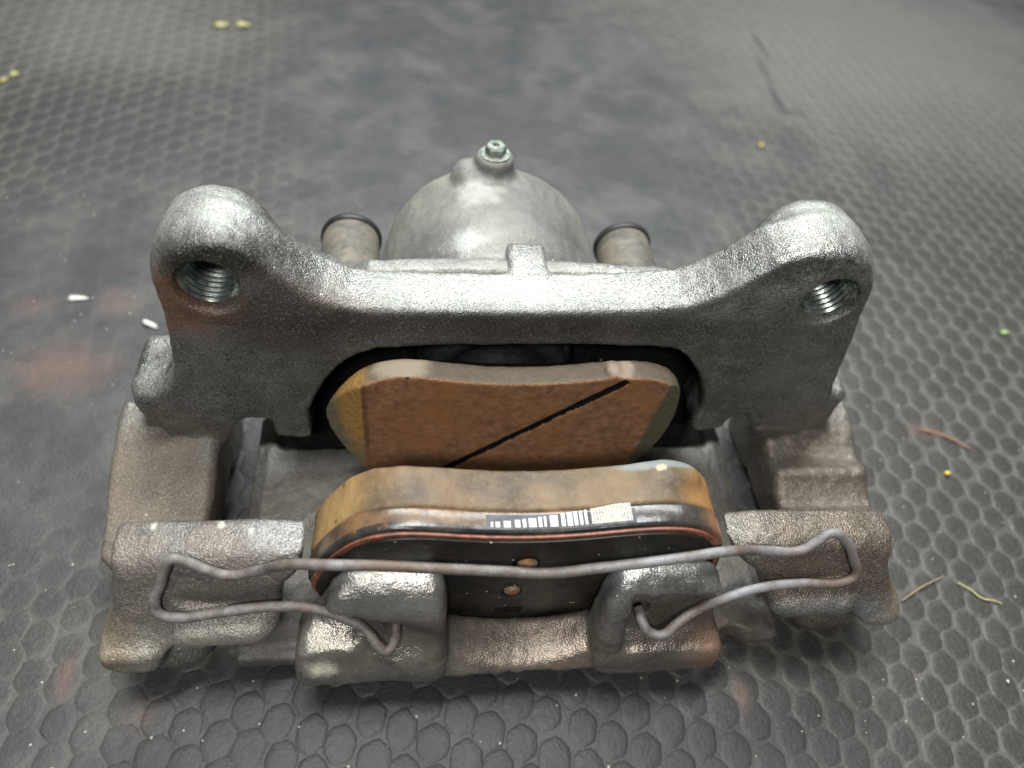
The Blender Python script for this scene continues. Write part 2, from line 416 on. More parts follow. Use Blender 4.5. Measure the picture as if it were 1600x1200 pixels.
# guide pin bosses behind the plate
for s_ in (-1, 1):
    x0, x1 = sorted((s_*84, s_*(105.5 if s_ < 0 else 106)))
    v.add(box((x0, 3, 0.2), (x1, 24, 44 if s_ < 0 else 42), 3), 3)
    # side arm over the disc rim
    if s_ < 0: prof = [(16, 2), (16, 26), (2, 25), (-10, 21), (-22, 19.5), (-34, 20), (-46, 27), (-48, 8), (-40, 2)]
    else: prof = [(18, 2), (18, 27), (4, 24), (-4, 20), (-8, 20.5), (-12, 22), (-16, 18.5), (-21, 16.5), (-25, 18.5), (-29, 21.5), (-34, 21), (-46, 27), (-48, 8), (-40, 2)]
    x0, x1 = sorted((s_*84.5, s_*(114.5 if s_ < 0 else 116.5)))
    v.add(ext(chaikin(prof, 1, 0.25), 'x', x0, x1, 3), 2)
v.clip(lambda X, Y, Z: (np.abs(X)-np.where(X < 0, 115.3, 116.8)-np.where(X < 0, 0.19, 0.05)*np.minimum(Y+6, 0)+np.maximum(-36-Y, 0)*0.9-0.5*np.minimum(Z-np.where(X < 0, 19, 15), 0)), 2)   # arms draw in towards the front
# front blocks
bl = [(-53.5, 46), (-97, 46), (-98, 38), (-99.5, 30), (-103, 22), (-102.5, 17.5), (-99, 15), (-92, 15), (-88, 19), (-84, 22), (-64, 22.5), (-60, 25.5), (-60, 35), (-54.5, 40)]
br = [(51.5, 46), (97.5, 46), (98, 38), (101, 30), (105.5, 25), (105, 21), (102, 19.5), (95, 20), (90, 24.5), (87, 25.5), (68, 25), (64.5, 28), (64, 34), (54, 41)]
def ink(P): return chaikin(P, 1, 0.2)
bv = Vol((-121, -69, -1), (121, 33, 106), 0.62)
bv.add(ext(ink(bl), 'y', -70, -39.5, 1.6)); bv.add(ext(ink(br), 'y', -70, -39.0, 1.6))
nrm = math.hypot(1, .52)
bv.clip(lambda X, Y, Z: ((-50.2-Y) - (45-Z)*0.52)/nrm + 0*X, 4)     # leaning front face
# pockets the spring loops lie in
bv.cut(ext(chaikin([(-83.5, 43), (-74, 41.5), (-66, 38), (-50, 38), (-50, 31), (-84.5, 31)], 2), 'y', -70, -54.6, 1.0), 1.5)
bv.cut(ext(chaikin([(50, 41), (66, 41), (73, 44), (78, 45.5), (83.5, 42), (85.5, 34), (50, 34)], 2), 'y', -70, -54.0, 1.0), 1.5)
v.F = np.minimum(v.F, bv.F) - np.square(np.maximum(3-np.abs(v.F-bv.F), 0))/12.0
del bv
v.add(cyl('x', (-58.6, 25.4), 3.6, -86, -63.5, 3.2), 3)       # rolled lower lips
v.add(cyl('x', (-57.4, 28.2), 3.5, 67, 89, 3.1), 3)
v.add(box((-103.5, -64.5, 15.2), (-90, -50, 22.5), 2.2), 2.5)
v.add(ell((-90, -53.5, 7.5), (10, 7, 8.5)), 2)                # feet under the blocks
v.add(ell((92, -50, 8), (10, 7, 9)), 2)
# casting ridge and nicks
v.add(cyl('x', (-0.3, 27.8), 0.5, 66, 88, 0.4), 1)
v.rough([(14, 0.16), (5, 0.08), (2.2, 0.07), (1.3, 0.08)])
thread_cuts(v)
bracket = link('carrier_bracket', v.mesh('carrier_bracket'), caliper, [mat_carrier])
del v

t = NT('cut_steel_thread')
mat_thread = t.out(t.mix(t.ramp(t.noise(0.5, 3), [(0.35, 0.0), (0.65, 1.0)]), (0.20, 0.24, 0.22), (0.50, 0.56, 0.53)), 0.24, 0.9, t.bump(t.noise(2.0, 3), 0.08, 0.4))
def thread(cx_, cz_):
    V, F = [], []; n = 56; prof = []
    y = 0.7
    while y < 23.2:
        prof += [(y, 7.35), (y+0.35, 7.3), (y+0.75, 6.35), (y+1.0, 6.35), (y+1.45, 7.3)]; y += 1.75
    for j, (yy, rr) in enumerate(prof):
        for i in range(n):
            a = 2*math.pi*i/n
            V.append((cx_+rr*math.cos(a), yy+1.75*i/n, cz_+rr*math.sin(a)))
    for j in range(len(prof)-1):
        for i in range(n-1):
            k = (i+1); F.append((j*n+i, (j+1)*n+i, (j+1)*n+k, j*n+k))
        if j+5 < len(prof)-1: F.append((j*n+n-1, (j+1)*n+n-1, (j+6)*n, (j+5)*n))
    # floor of the bore
    V.append((cx_, 23.4, cz_)); c = len(V)-1; b = (len(prof)-1)*n
    for i in range(n-1): F.append((b+i, c, b+i+1))
    me = mesh_np('screw_thread', V, F)
    return link('screw_thread', me, bracket, [mat_thread])
thread(-76.2, 84.4); thread(79.6, 83.8)

# --- housing with fingers, bridge and piston cylinder
v = Vol((-80, -73, -0.5), (80, 82, 92), 0.62)
fin = [(-55, 12.5), (-57, 16), (-56.5, 24), (-52.5, 31), (-49.5, 36), (-46, 46), (-41, 50), (-24, 50), (-20.2, 47), (-18.8, 40), (-18, 27), (-12, 21), (-4, 18.8), (5, 18.8), (11, 21.5), (16, 27), (17.3, 36), (18.5, 43), (23, 49.5), (30, 51), (41, 50.8), (46.5, 47), (48.6, 36), (50, 27), (52.5, 23), (53, 16), (52, 12.5)]
v.add(ext(chaikin(fin, 1, 0.25), 'y', -71, -54.2, 2.0))
v.clip(lambda X, Y, Z: (((-61.2-Y)*1.0 - (50-Z)*0.24)/1.028 + 0*X), 3)
v.clip(lambda X, Y, Z: ((-61.6-Y)*0.80 + (Z-46.2)*0.60 + 0*X), 3)
v.clip(lambda X, Y, Z: ((-56.5-Y)*0.50 + (Z-50.8)*0.866 + 0*X), 5)
# rolled pads of the fingers round the spring holes and hollows beside them
v.cut(ell((-32, -71.5, 31), (13, 9, 9)), 2.5)
v.cut(ext([(-80, 21), (-80, 43), (-58.0, 43), (-59.6, 38), (-62.2, 27), (-66, 23)], 'x', 25.0, 60, 1.2), 1.6)
v.add(cyl('x', (-64.9, 17.3), 4.0, -55, -17, 3.6), 2)
v.add(cyl('x', (-64.6, 18.2), 3.8, 16, 53, 3.4), 2)
def scoop(X, Y, Z):                                              # the arch floor falls away forwards between the fingers
    fl_ = Z-(19.3-0.16*(-54.6-Y)+0.014*np.square(X)); edge = (-68.2-Y)*0.8+(Z-17.2)*0.6
    k_ = np.maximum(fl_, edge)+np.square(np.maximum(4-np.abs(fl_-edge), 0))/16
    return np.maximum(np.abs(X+0.6)-18.0, -k_)
v.cut((scoop, [-18, -72, 0], [18, -53, 60]), 5)
v.cut(ell((-51, -66, 34), (15, 9, 6.5)), 2.5)
for hx, hz in ((-32, 32.6), (28.6, 33.2)): v.cut(cyl('y', (hx, hz), 2.7, -75, -54, 0.5), 0.8)
# bridge under the pads
v.add(ext(chaikin([(-76, 4), (-77, 9.5), (-60, 11.5), (-30, 12.5), (30, 12.5), (60, 11.5), (76, 9.5), (75, 4)], 1), 'y', -58.5, 20, 2), 4)
v.add(box((-74, -61, 4), (-50, -50, 9.5), 1.8), 2)
v.add(box((48, -59.5, 4), (75.5, -48, 8.5), 1.8), 2)
v.cut(cyl('z', (61, -62), 5.5, -5, 12, 1), 1.5)
v.cut(box((-70, 6, 7.5), (70, 24, 60), 2), 2)
# piston cylinder
CX = -3.8
v.add(cyl('y', (CX, 44), 34.6, 14.5, 77, 21, 33.6), 0)
v.add(ext(chaikin([(-69, 2), (-70, 34), (-62, 54), (-52, 64), (-46, 72), (-38, 76.6), (41, 76.6), (48, 72), (50, 64), (60, 54), (68, 34), (67, 2)], 1), 'y', 16.2, 22.5, 2), 3)
for sx in (-48.3, 41.8):
    v.add(cyl('y', (sx, 49), 11.5, 14, 30, 3), 5)
v.add(cyl('z', (-4.2, 61), 7.8, 58, 83.2, 1.6, 5.6), 2.5)        # bleed boss
v.add(ell((-12, 60, 75.5), (5, 6, 5)), 2)
v.cut(cyl('y', (CX, 40), 24, 5, 21, 1), 1)
v.cut(box((-66, 5.5, 7.5), (66, 16.2, 66), 4), 1)
v.rough([(14, 0.16), (5, 0.08), (2.2, 0.06), (1.3, 0.06)])
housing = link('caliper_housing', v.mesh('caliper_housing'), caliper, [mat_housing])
del v

# piston face behind the inner pad
def revolve(name, prof, c, axis, mat, parent, n=48):
    """prof: (along, radius) pairs in mm; axis 'y' or 'z'"""
    V, F = [], []
    for (a, r) in prof:
        for i in range(n):
            t_ = 2*math.pi*i/n; p, q = r*math.cos(t_), r*math.sin(t_)
            V.append((c[0]+p, c[1]+a, c[2]+q) if axis == 'y' else (c[0]+p, c[1]-q, c[2]+a))
    for j in range(len(prof)-1):
        for i in range(n):
            k = (i+1) % n; F.append((j*n+i, (j+1)*n+i, (j+1)*n+k, j*n+k))
    me = mesh_np(name, V, F); return link(name, me, parent, [mat])
mat_dark = simple('black_rubber', (0.012, 0.012, 0.013), (0.03, 0.03, 0.03), 0.45, 0, 0.5, 0.1)
mat_steel = simple('dull_steel', (0.16, 0.155, 0.145), (0.32, 0.31, 0.29), 0.4, 0.7, 0.8, 0.1)
revolve('piston', [(0, 0.01), (0, 8), (1.5, 9), (1.5, 15), (-1, 16), (-1, 20.5), (0.5, 21.5), (12, 21.5)], (CX, 10, 40), 'y', mat_dark, housing)

# bleed screw with its greenish corroded head
mat_verd = simple('verdigris_screw', (0.16, 0.18, 0.16), (0.34, 0.36, 0.33), 0.55, 0.3, 0.9, 0.2, c3=(0.11, 0.165, 0.14), sc2=0.3)
bs = revolve('bleed_screw', [(0, 4.3), (0.6, 4.5), (0.8, 4.1), (0.8, 3.2), (2.9, 3.2), (3.4, 2.7), (3.4, 1.1), (2.6, 0.9), (2.6, 0.01)], (-4.2, 61, 83.0), 'z', mat_verd, housing, 6*6)
for vt in bs.data.vertices:                                      # hexagonal head
    z = vt.co.z/MM-83.0
    if z > 0.78:
        a = math.atan2(vt.co.y/MM-61, vt.co.x/MM+4.2); k = math.cos(math.pi/6)/math.cos(((a % (math.pi/3))-math.pi/6))
        vt.co.x = (-4.2+(vt.co.x/MM+4.2)*k*1.0)*MM; vt.co.y = (61+(vt.co.y/MM-61)*k*1.0)*MM
for p in bs.data.polygons: p.use_smooth = False

# guide sleeves with rubber caps
mat_sleeve = simple('aged_grey_rubber', (0.07, 0.066, 0.058), (0.12, 0.113, 0.099), 0.6, 0.0, 0.35, 0.15, c3=(0.155, 0.14, 0.11), sc2=0.12)
for sx, lab in ((-48.3, 'guide sleeve with pale dried grease streak'), (41.8, None)):
    gs = revolve('guide_sleeve', [(28, 10.6), (33, 10.9), (34, 10.2), (36, 9.6), (52, 9.2), (61, 9.0), (62, 8.2), (62, 0.01)], (sx, 0, 49), 'y', mat_sleeve, housing)
    if lab: gs['label'] = lab
caps = []
for sx in (-48.3, 41.8):
    c_ = revolve('sleeve_cap', [(60.4, 9.0), (60.3, 9.4), (60.9, 9.75), (62.2, 9.75), (62.8, 9.2), (62.9, 8.0)], (sx, 0, 49), 'y', mat_dark, caliper)
    caps.append(c_)
sl = [o for o in S.collection.objects if o.name.startswith('guide_sleeve')]
for o in sl: o.parent = caliper
for c_, o in zip(caps, sl): c_.parent = o

# --- pads
padP = [(-53.5, 38), (-51, 45.5), (-46, 54), (-40.5, 60), (-33, 62.6), (-26, 62.4), (-14, 60.4), (-2, 59.6), (10, 60.2), (24, 62.4), (34, 62.8), (41, 60.6), (45.5, 56), (48, 48), (49.2, 38), (48.4, 29), (43, 19), (20, 15.5), (-20, 15.5), (-40, 18), (-48, 26)]
padP = chaikin(padP, 2, 0.25)
def top_z(x, P=padP):
    best = 0
    for i in range(len(P)):
        (ax, az), (bx, bz) = P[i], P[(i+1) % len(P)]
        if min(ax, bx) <= x <= max(ax, bx) and ax != bx:
            best = max(best, az+(bz-az)*(x-ax)/(bx-ax))
    return best

t = NT('worn_friction_face')
st = t.n.new('ShaderNodeMapping'); st.inputs['Scale'].default_value = (0.45, 1, 1.3); t.l(t.P, st.inputs[0])
col = t.mix(t.ramp(t.noise(0.5, 4, 0.6), [(0.3, 0.0), (0.7, 1.0)]), (0.18, 0.088, 0.042), (0.39, 0.215, 0.115))
col = t.mix(t.math('MULTIPLY', t.ramp(t.noise(0.9, 4, 0.7, st.outputs[0]), [(0.4, 0.0), (0.7, 1.0)]), 0.4), col, (0.13, 0.06, 0.032))
col = t.mix(t.math('MULTIPLY', t.blob((-41.0, -9, 40), (0.9, 3, 30), 0.8, 0.3), 0.6), col, (0.05, 0.025, 0.015))
col = t.mix(t.math('MULTIPLY', t.ramp(t.noise(0.07, 3), [(0.45, 0.0), (0.65, 1.0)]), 0.6), col, (0.33, 0.15, 0.06))
vv = t.vor(0.16); pit = t.math('LESS_THAN', vv.outputs['Distance'], 0.075)
pit = t.math('MULTIPLY', pit, t.math('GREATER_THAN', t.noise(0.11, 1), 0.47))
col = t.mix(pit, col, (0.02, 0.012, 0.008))
mat_worn = t.out(col, 0.55, 0.12, t.bump(t.math('SUBTRACT', t.noise(1.6, 4, 0.75), pit), 0.3, 0.9), 0.4)

t = NT('unworn_friction_material')
col = t.mix(t.ramp(t.noise(0.9, 4, 0.65), [(0.3, 0.0), (0.7, 1.0)]), (0.085, 0.078, 0.050), (0.17, 0.15, 0.10))
col = t.mix(t.math('MULTIPLY', t.blob((-43.5, -5, 46), (5.5, 12, 22), 0.5, 0.8), t.ramp(t.noise(0.8, 3), [(0.3, 0.35), (0.6, 1.0)])), col, (0.36, 0.19, 0.045))
col = t.mix(t.math('MULTIPLY', t.blob((-5, -4, 63), (60, 9, 5), 0.5, 0.2), 0.95), col, t.mix(t.noise(0.3, 3), (0.08, 0.060, 0.046), (0.14, 0.108, 0.082)))
col = t.mix(t.math('MULTIPLY', t.blob((-32, -4, 63), (9, 6, 4), 0.4, 0.9), 0.6), col, (0.38, 0.33, 0.24))
col = t.mix(t.math('MULTIPLY', t.blob((27, -5, 63), (4, 6, 4), 0.4, 0.9), 0.6), col, (0.42, 0.33, 0.25))
mat_unworn = t.out(col, 0.6, 0.0, t.bump(t.noise(1.0, 4, 0.65), 0.25, 0.8), 0.4)

t = NT('amber_coated_lining')
col = t.mix(t.ramp(t.noise(0.07, 4, 0.6), [(0.35, 0.0), (0.65, 1.0)]), (0.150, 0.095, 0.045), (0.060, 0.042, 0.026))
col = t.mix(t.ramp(t.noise(0.5, 4, 0.6), [(0.45, 0.0), (0.75, 0.4)]), col, (0.20, 0.145, 0.082))
col = t.mix(t.math('MULTIPLY', t.blob((42, -45, 56), (8, 12, 12), 0.6, 0.5), 0.8), col, (0.29, 0.155, 0.055))
col = t.mix(t.math('MULTIPLY', t.blob((-46, -44, 50), (9, 12, 14), 0.6, 0.6), 0.6), col, (0.42, 0.27, 0.11))
col = t.mix(t.math('MULTIPLY', t.blob((33, -36.6, 62), (14, 2.0, 4), 0.4, 0.4), 0.9), col, (0.18, 0.20, 0.20))
col = t.mix(t.blob((31.5, -38, 63), (1.5, 1.2, 3), 0.2, 1.3), col, (0.36, 0.31, 0.22))
col = t.mix(t.math('MULTIPLY', t.blob((-28, -47, 60), (11, 3, 4), 0.5, 0.8), 0.6), col, (0.11, 0.065, 0.035))
sp = t.math('LESS_THAN', t.vor(0.12).outputs['Distance'], 0.07)
col = t.mix(t.math('MULTIPLY', sp, 0.7), col, (0.06, 0.045, 0.035))
mat_amber = t.out(col, t.math('MULTIPLY_ADD', t.noise(0.15, 3), 0.4, 0.3), 0.0, t.bump(t.noise(0.9, 3, 0.6), 0.15, 0.6, t.bump(t.noise(0.3, 4, 0.55), 0.45, 0.7)), 0.35)

t = NT('gloss_black_plate')
col = t.mix(t.ramp(t.noise(0.10, 4, 0.6), [(0.42, 0.0), (0.62, 1.0)]), (0.014, 0.015, 0.018), (0.05, 0.044, 0.038))
rs = t.ramp(t.noise(0.22, 4, 0.7), [(0.62, 0.0), (0.70, 1.0)])
col = t.mix(rs, col, (0.20, 0.085, 0.035))
col = t.mix(t.math('MULTIPLY', t.blob((44, -50, 52), (8, 8, 10), 0.6, 0.9), 0.85), col, (0.26, 0.13, 0.06))
X_, Y_, Z_ = t.xyz()
am = t.math('MULTIPLY', t.math('GREATER_THAN', t.math('ADD', Y_, t.math('MULTIPLY', t.noise(0.12, 3), 2.5)), t.math('ADD', -50.2, t.math('MULTIPLY', t.math('MAXIMUM', t.math('ADD', X_, 8), 0.0), 0.22))), t.math('GREATER_THAN', Z_, 30.0))
col = t.mix(t.math('MULTIPLY', am, 0.95), col, t.mix(t.ramp(t.noise(0.14, 4), [(0.4, 0.0), (0.62, 1.0)]), (0.17, 0.10, 0.052), (0.065, 0.042, 0.028)))
mat_blackplate = t.out(col, t.math('MULTIPLY_ADD', t.noise(0.3, 3), 0.2, 0.16), 0.0, t.bump(t.noise(0.3, 3), 0.2, 0.6), 0.5)

t = NT('black_shim')
col = t.mix(t.ramp(t.noise(0.12, 4, 0.6), [(0.4, 0.0), (0.65, 1.0)]), (0.007, 0.007, 0.007), (0.026, 0.021, 0.015))
sp = t.math('LESS_THAN', t.math('ADD', t.vor(0.30).outputs['Distance'], t.math('MULTIPLY', t.noise(2.0, 2), 0.1)), 0.145)
sp = t.math('MULTIPLY', sp, t.math('GREATER_THAN', t.noise(0.15, 2), 0.5))
col = t.mix(sp, col, (0.42, 0.38, 0.28))
mat_shim = t.out(col, t.math('MULTIPLY_ADD', t.noise(0.3, 3), 0.25, 0.25), 0.0, t.bump(t.noise(0.5, 3), 0.12, 0.6), 0.3)
mat_redseal = simple('rusty_red_edge', (0.15, 0.05, 0.03), (0.27, 0.11, 0.07), 0.5, 0, 0.9, 0.1, c3=(0.12, 0.05, 0.03), sc2=0.3)
mat_rivet = simple('rusted_rivet', (0.16, 0.10, 0.06), (0.28, 0.21, 0.15), 0.5, 0.2, 0.7, 0.25, c3=(0.22, 0.09, 0.035), sc2=0.4)

def slab(name, P, y0, y1, mats, parent, r=0.6, scale=1.0, dz=0.0):
    bm = bmesh.new(); c = np.mean(np.array(P), 0)
    pts = [((p[0]-c[0])*scale+c[0], (p[1]-c[1])*scale+c[1]+dz) for p in P]
    vs = [bm.verts.new((p[0]*MM, y0*MM, p[1]*MM)) for p in pts]
    f = bm.faces.new(vs); e = bmesh.ops.extrude_face_region(bm, geom=[f])
    bmesh.ops.translate(bm, verts=[g for g in e['geom'] if isinstance(g, bmesh.types.BMVert)], vec=(0, (y1-y0)*MM, 0))
    bmesh.ops.recalc_face_normals(bm, faces=bm.faces)
    cap = [ed for ed in bm.edges if len(ed.link_faces) == 2 and ed.calc_face_angle(0) > 1.2]
    bmesh.ops.bevel(bm, geom=cap, offset=r*MM, segments=3, affect='EDGES', profile=0.5)
    me = bpy.data.meshes.new(name); bm.to_mesh(me); bm.free()
    for p in me.polygons: p.use_smooth = len(p.vertices) < 6
    return link(name, me, parent, mats)

mat_void = simple('shade_black', (0.004, 0.004, 0.004), (0.008, 0.007, 0.006), 0.7, 0, 0.4, 0.05, 0.2)  # near-black stands in for shade in slot, holes and behind the lining
# inner pad
platePts = chaikin([(-50, 60), (-30, 63), (0, 60.5), (30, 63), (48, 60), (52, 46), (50, 20), (30, 14), (-30, 14), (-52, 20), (-55, 46)], 2)
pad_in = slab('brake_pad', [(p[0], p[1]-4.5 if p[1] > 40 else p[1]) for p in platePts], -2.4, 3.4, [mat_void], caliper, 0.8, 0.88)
pad_in['label'] = 'inner brake pad with brown worn friction face split by a diagonal slot'
v = Vol((-58, -12, 12), (54, 6, 66), 0.45)
v.add(ext(padP, 'y', -9, -2.2, 0.8))
# end chamfers (planes) and the diagonal slot
def half(pt, nrm_):
    n = np.array(nrm_, float); n /= np.linalg.norm(n)
    return lambda X, Y, Z: ((X-pt[0])*n[0]+(Y-pt[1])*n[1]+(Z-pt[2])*n[2])
v.clip(half((-41.6, -9, 40), (-0.50, -0.87, 0)), 0.3)
v.clip(half((39.0, -9, 40), (0.50, -0.85, -0.055)), 0.3)
ang = math.atan2(21-62.5, -18.2-30)
sx_, sz_ = math.cos(ang), math.sin(ang)
def slot(X, Y, Z):
    w = np.abs((X-30)*(-sz_)+(Z-62.2)*sx_)-1.05; a = (X-30)*sx_+(Z-62.2)*sz_
    return np.maximum(np.maximum(w, 1.6-a), Y+3.4+0*X)
v.cut((slot, [-40, -12, 0], [34, 2, 66]), 0)
v.cut(ell((30, -8.5, 64.2), (3.2, 2.6, 1.8)), 0.8)
v.add(ell((25, -6, 62.4), (2.2, 3, 1.4)), 0.8)
v.rough([(6, 0.05), (1.6, 0.05)])
me = v.mesh('friction_lining'); del v
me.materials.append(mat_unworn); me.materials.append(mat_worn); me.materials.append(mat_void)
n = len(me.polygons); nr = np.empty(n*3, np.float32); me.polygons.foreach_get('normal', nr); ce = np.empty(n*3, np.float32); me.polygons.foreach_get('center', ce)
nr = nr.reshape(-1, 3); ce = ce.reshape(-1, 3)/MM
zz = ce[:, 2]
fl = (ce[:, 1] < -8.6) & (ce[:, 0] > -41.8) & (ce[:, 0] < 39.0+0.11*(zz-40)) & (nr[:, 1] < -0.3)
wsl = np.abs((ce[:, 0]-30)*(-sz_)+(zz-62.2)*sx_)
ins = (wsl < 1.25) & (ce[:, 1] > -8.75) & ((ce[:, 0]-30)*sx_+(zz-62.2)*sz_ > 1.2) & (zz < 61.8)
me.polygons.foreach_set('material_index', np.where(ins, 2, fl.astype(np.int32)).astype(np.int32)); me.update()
link('friction_lining', me, pad_in)

# outer pad
pad_out = slab('brake_pad', [(p[0]*1.004, p[1]+0.12) for p in padP], -53.0, -47.0, [mat_blackplate], caliper, 0.9, 1.0)
pad_out['label'] = 'outer brake pad with amber coated lining and glossy black backing plate'
v = Vol((-58, -49, 12), (54, -32, 66), 0.5)
v.add(ext([(p[0], p[1]) for p in padP], 'y', -47.3, -35.6, 1.0))
v.add(ell((34, -39.5, 61.5), (6.5, 4, 2.4)), 2)
v.rough([(10, 0.14), (3.5, 0.08)])
link('friction_lining', v.mesh('friction_lining'), pad_out, [mat_amber]); del v
shimP = [(p[0]*0.985-0.3, p[1]-0.9) for p in padP]
slab('shim_edge', shimP, -53.8, -53.05, [mat_redseal], pad_out, 0.15)
# shim plate with an opening for the rivet
bm = bmesh.new()
sp_ = [(p[0]*0.965-0.3, p[1]-1.9) for p in padP]
shim = slab('shim', sp_, -54.5, -53.85, [mat_shim], pad_out, 0.2)
bm.free()
def dome(name, c, rx, ry, rz, mat, parent, n=20, m=7):
    V, F = [], []
    for j in range(m+1):
        a = math.pi/2*j/m
        for i in range(n):
            b = 2*math.pi*i/n
            V.append((c[0]+rx*math.cos(a)*math.cos(b), c[1]-ry*math.sin(a), c[2]+rz*math.cos(a)*math.sin(b)))
    for j in range(m):
        for i in range(n):
            k = (i+1) % n; F.append((j*n+i, (j+1)*n+i, (j+1)*n+k, j*n+k)[::-1])
    return link(name, mesh_np(name, V, F), parent, [mat])
def ring(name, c, r, w, y0, mat, parent, n=28):
    V, F = [], []
    for (dy, rr) in ((0, r), (-0.5, r+0.15), (-0.6, r+w*0.6), (0, r+w)):
        for i in range(n):
            b = 2*math.pi*i/n; V.append((c[0]+rr*math.cos(b), y0+dy, c[1]+rr*math.sin(b)))
    for j in range(3):
        for i in range(n):
            k = (i+1) % n; F.append((j*n+i, (j+1)*n+i, (j+1)*n+k, j*n+k))
    return link(name, mesh_np(name, V, F), parent, [mat])
ring('rivet_hole', (-1.2, 48.0), 0.1, 3.3, -54.5, mat_void, pad_out)
dome('rivet', (-1.0, -54.5, 48.6), 2.6, 1.9, 2.2, mat_rivet, pad_out)
ring('rivet_hole', (-3.2, 32.8), 0.1, 2.6, -54.5, mat_void, pad_out)
dome('rivet', (-3.2, -54.6, 34.2), 2.2, 1.3, 1.9, mat_rivet, pad_out)
# retaining notch at the bottom of the shim
bmn = slab('shim_slot', [(-6.5, 20.2), (0.5, 20.2), (0.5, 23.4), (-6.5, 23.4)], -54.62, -54.45, [mat_void], pad_out, 0.05)

# barcode sticker wrapped on the top edge of the backing plate
mat_white = simple('sticker_white', (0.50, 0.52, 0.50), (0.68, 0.70, 0.68), 0.4, 0, 1.2, 0.05, c3=(0.50, 0.47, 0.36), sc2=0.5)
mat_film = simple('sticker_film', (0.035, 0.038, 0.048), (0.08, 0.085, 0.10), 0.22, 0, 0.4, 0.05)
def strip(V, F, x0, x1, ya, yb, lift):
    m = max(1, int((x1-x0)/0.8)); b = len(V)
    for i in range(m+1):
        x = x0+(x1-x0)*i/m; z = top_z(x)
        V += [(x, ya, z+lift), (x, yb, z+lift-0.0)]
    for i in range(m): F.append((b+2*i, b+2*i+2, b+2*i+3, b+2*i+1))
def edge_front(x):      # how far back the sticker still shows; worn short towards the left
    return -51.2+min(4.4, max(0.9, 0.9+(x+10)*0.12))
V, F = [], []; strip(V, F, -11.5, 23.2, -52.2, -48.4, 0.16)
mf = mesh_np('sticker_film', V, F)
st_ = link('barcode_sticker', mf, pad_out, [mat_film]); st_.data.name = 'barcode_sticker'
V, F = [], []
for x0, x1 in ((-10.4, -9.9), (-9.3, -8.3), (-7.4, -5.8), (-4.8, -3.6), (-3.0, -2.2), (-1.6, 0.2), (0.7, 1.5), (2.0, 2.5), (3.4, 5.2), (6.0, 6.9), (7.4, 8.6), (9.0, 9.8), (10.3, 11.0), (11.5, 12.1)):
    strip(V, F, x0, x1, -51.6, edge_front(x0), 0.20)
link('barcode_bars', mesh_np('barcode_bars', V, F), pad_out, [mat_white])
mat_speck = simple('sticker_print', (0.14, 0.145, 0.14), (0.50, 0.50, 0.46), 0.5, 0, 2.2, 0.05, c3=(0.46, 0.43, 0.32), sc2=0.4)
V, F = [], []
x = 13.0
while x < 22.2:
    strip(V, F, x, min(x+0.62, 22.4), -51.6, edge_front(x), 0.20+0.01*random.random()); x += 0.7
link('barcode_block', mesh_np('barcode_block', V, F), pad_out, [mat_speck])

# --- wire spring
wire = [(-32.0,-59.5,32.4),(-32.0,-62.6,32.4),(-32.2,-64.9,30.0),(-34.2,-66.9,28.5),(-36.4,-65.8,30.0),(-38.9,-63.1,32.0),(-44.7,-60.3,33.5),(-53.1,-57.8,34.0),
 (-60.6,-57.3,34.2),(-74.0,-57.9,33.1),(-84.0,-58.4,32.2),(-87.3,-57.7,33.4),(-87.8,-56.2,36.4),(-86.1,-54.1,40.4),(-84.6,-52.1,44.3),(-82.8,-50.8,46.8),(-79.8,-51.1,46.2),(-75.5,-52.2,44.1),(-70.9,-53.0,42.5),(-64.3,-53.0,44.2),
 (-55.5,-56.0,53.0),
 (-45.3,-58.2,56.6),(-32.9,-58.5,56.0),(-20.1,-58.8,54.6),(-6.9,-59.0,53.0),(2.2,-59.0,51.5),(15.5,-58.8,53.3),(33.2,-58.3,56.0),(46.7,-56.0,54.6),(61.2,-51.8,46.2),(70.1,-51.5,45.4),(73.6,-50.4,47.6),(77.3,-49.2,49.9),(81.8,-50.5,47.4),(85.2,-53.0,42.4),(86.8,-55.2,38.3),(84.6,-56.1,36.6),(71.9,-56.2,36.4),(62.4,-56.9,36.4),
 (51.9,-59.3,36.5),(41.9,-62.7,36.0),(37.3,-65.1,34.0),(33.8,-66.6,31.5),(30.9,-65.8,31.5),(29.2,-64.3,33.0),(28.6,-60.0,33.4)]
t = NT('spring_wire')
col = t.mix(t.ramp(t.noise(0.35, 4, 0.6), [(0.35, 0.0), (0.65, 1.0)]), (0.115, 0.105, 0.10), (0.22, 0.215, 0.21))
col = t.mix(t.math('MULTIPLY', t.blob((45, -60, 45), (42, 20, 20), 0.7, 0.4), 0.8), col, (0.30, 0.305, 0.33))
col = t.mix(t.ramp(t.noise(0.09, 4, 0.6), [(0.42, 0.0), (0.6, 0.85)]), col, (0.125, 0.09, 0.066))
mat_wire = t.out(col, t.math('MULTIPLY_ADD', t.noise(0.5, 3), 0.25, 0.48), 0.25, t.bump(t.noise(1.1, 4, 0.65), 0.22, 0.8))
cu = bpy.data.curves.new('spring', 'CURVE'); cu.dimensions = '3D'
spn = cu.splines.new('BEZIER'); spn.bezier_points.add(len(wire)-1)
for i, p in enumerate(wire):
    b = spn.bezier_points[i]; b.co = Vector(p)*MM; b.handle_left_type = b.handle_right_type = 'AUTO'
cu.bevel_depth = 1.27*MM; cu.bevel_resolution = 5; cu.resolution_u = 8; cu.use_fill_caps = True
tmp = bpy.data.objects.new('tmp', cu); S.collection.objects.link(tmp)
dg = bpy.context.evaluated_depsgraph_get(); dg.update()
wm = bpy.data.meshes.new_from_object(tmp.evaluated_get(dg))
bpy.data.objects.remove(tmp)
wm.name = 'retaining_spring'
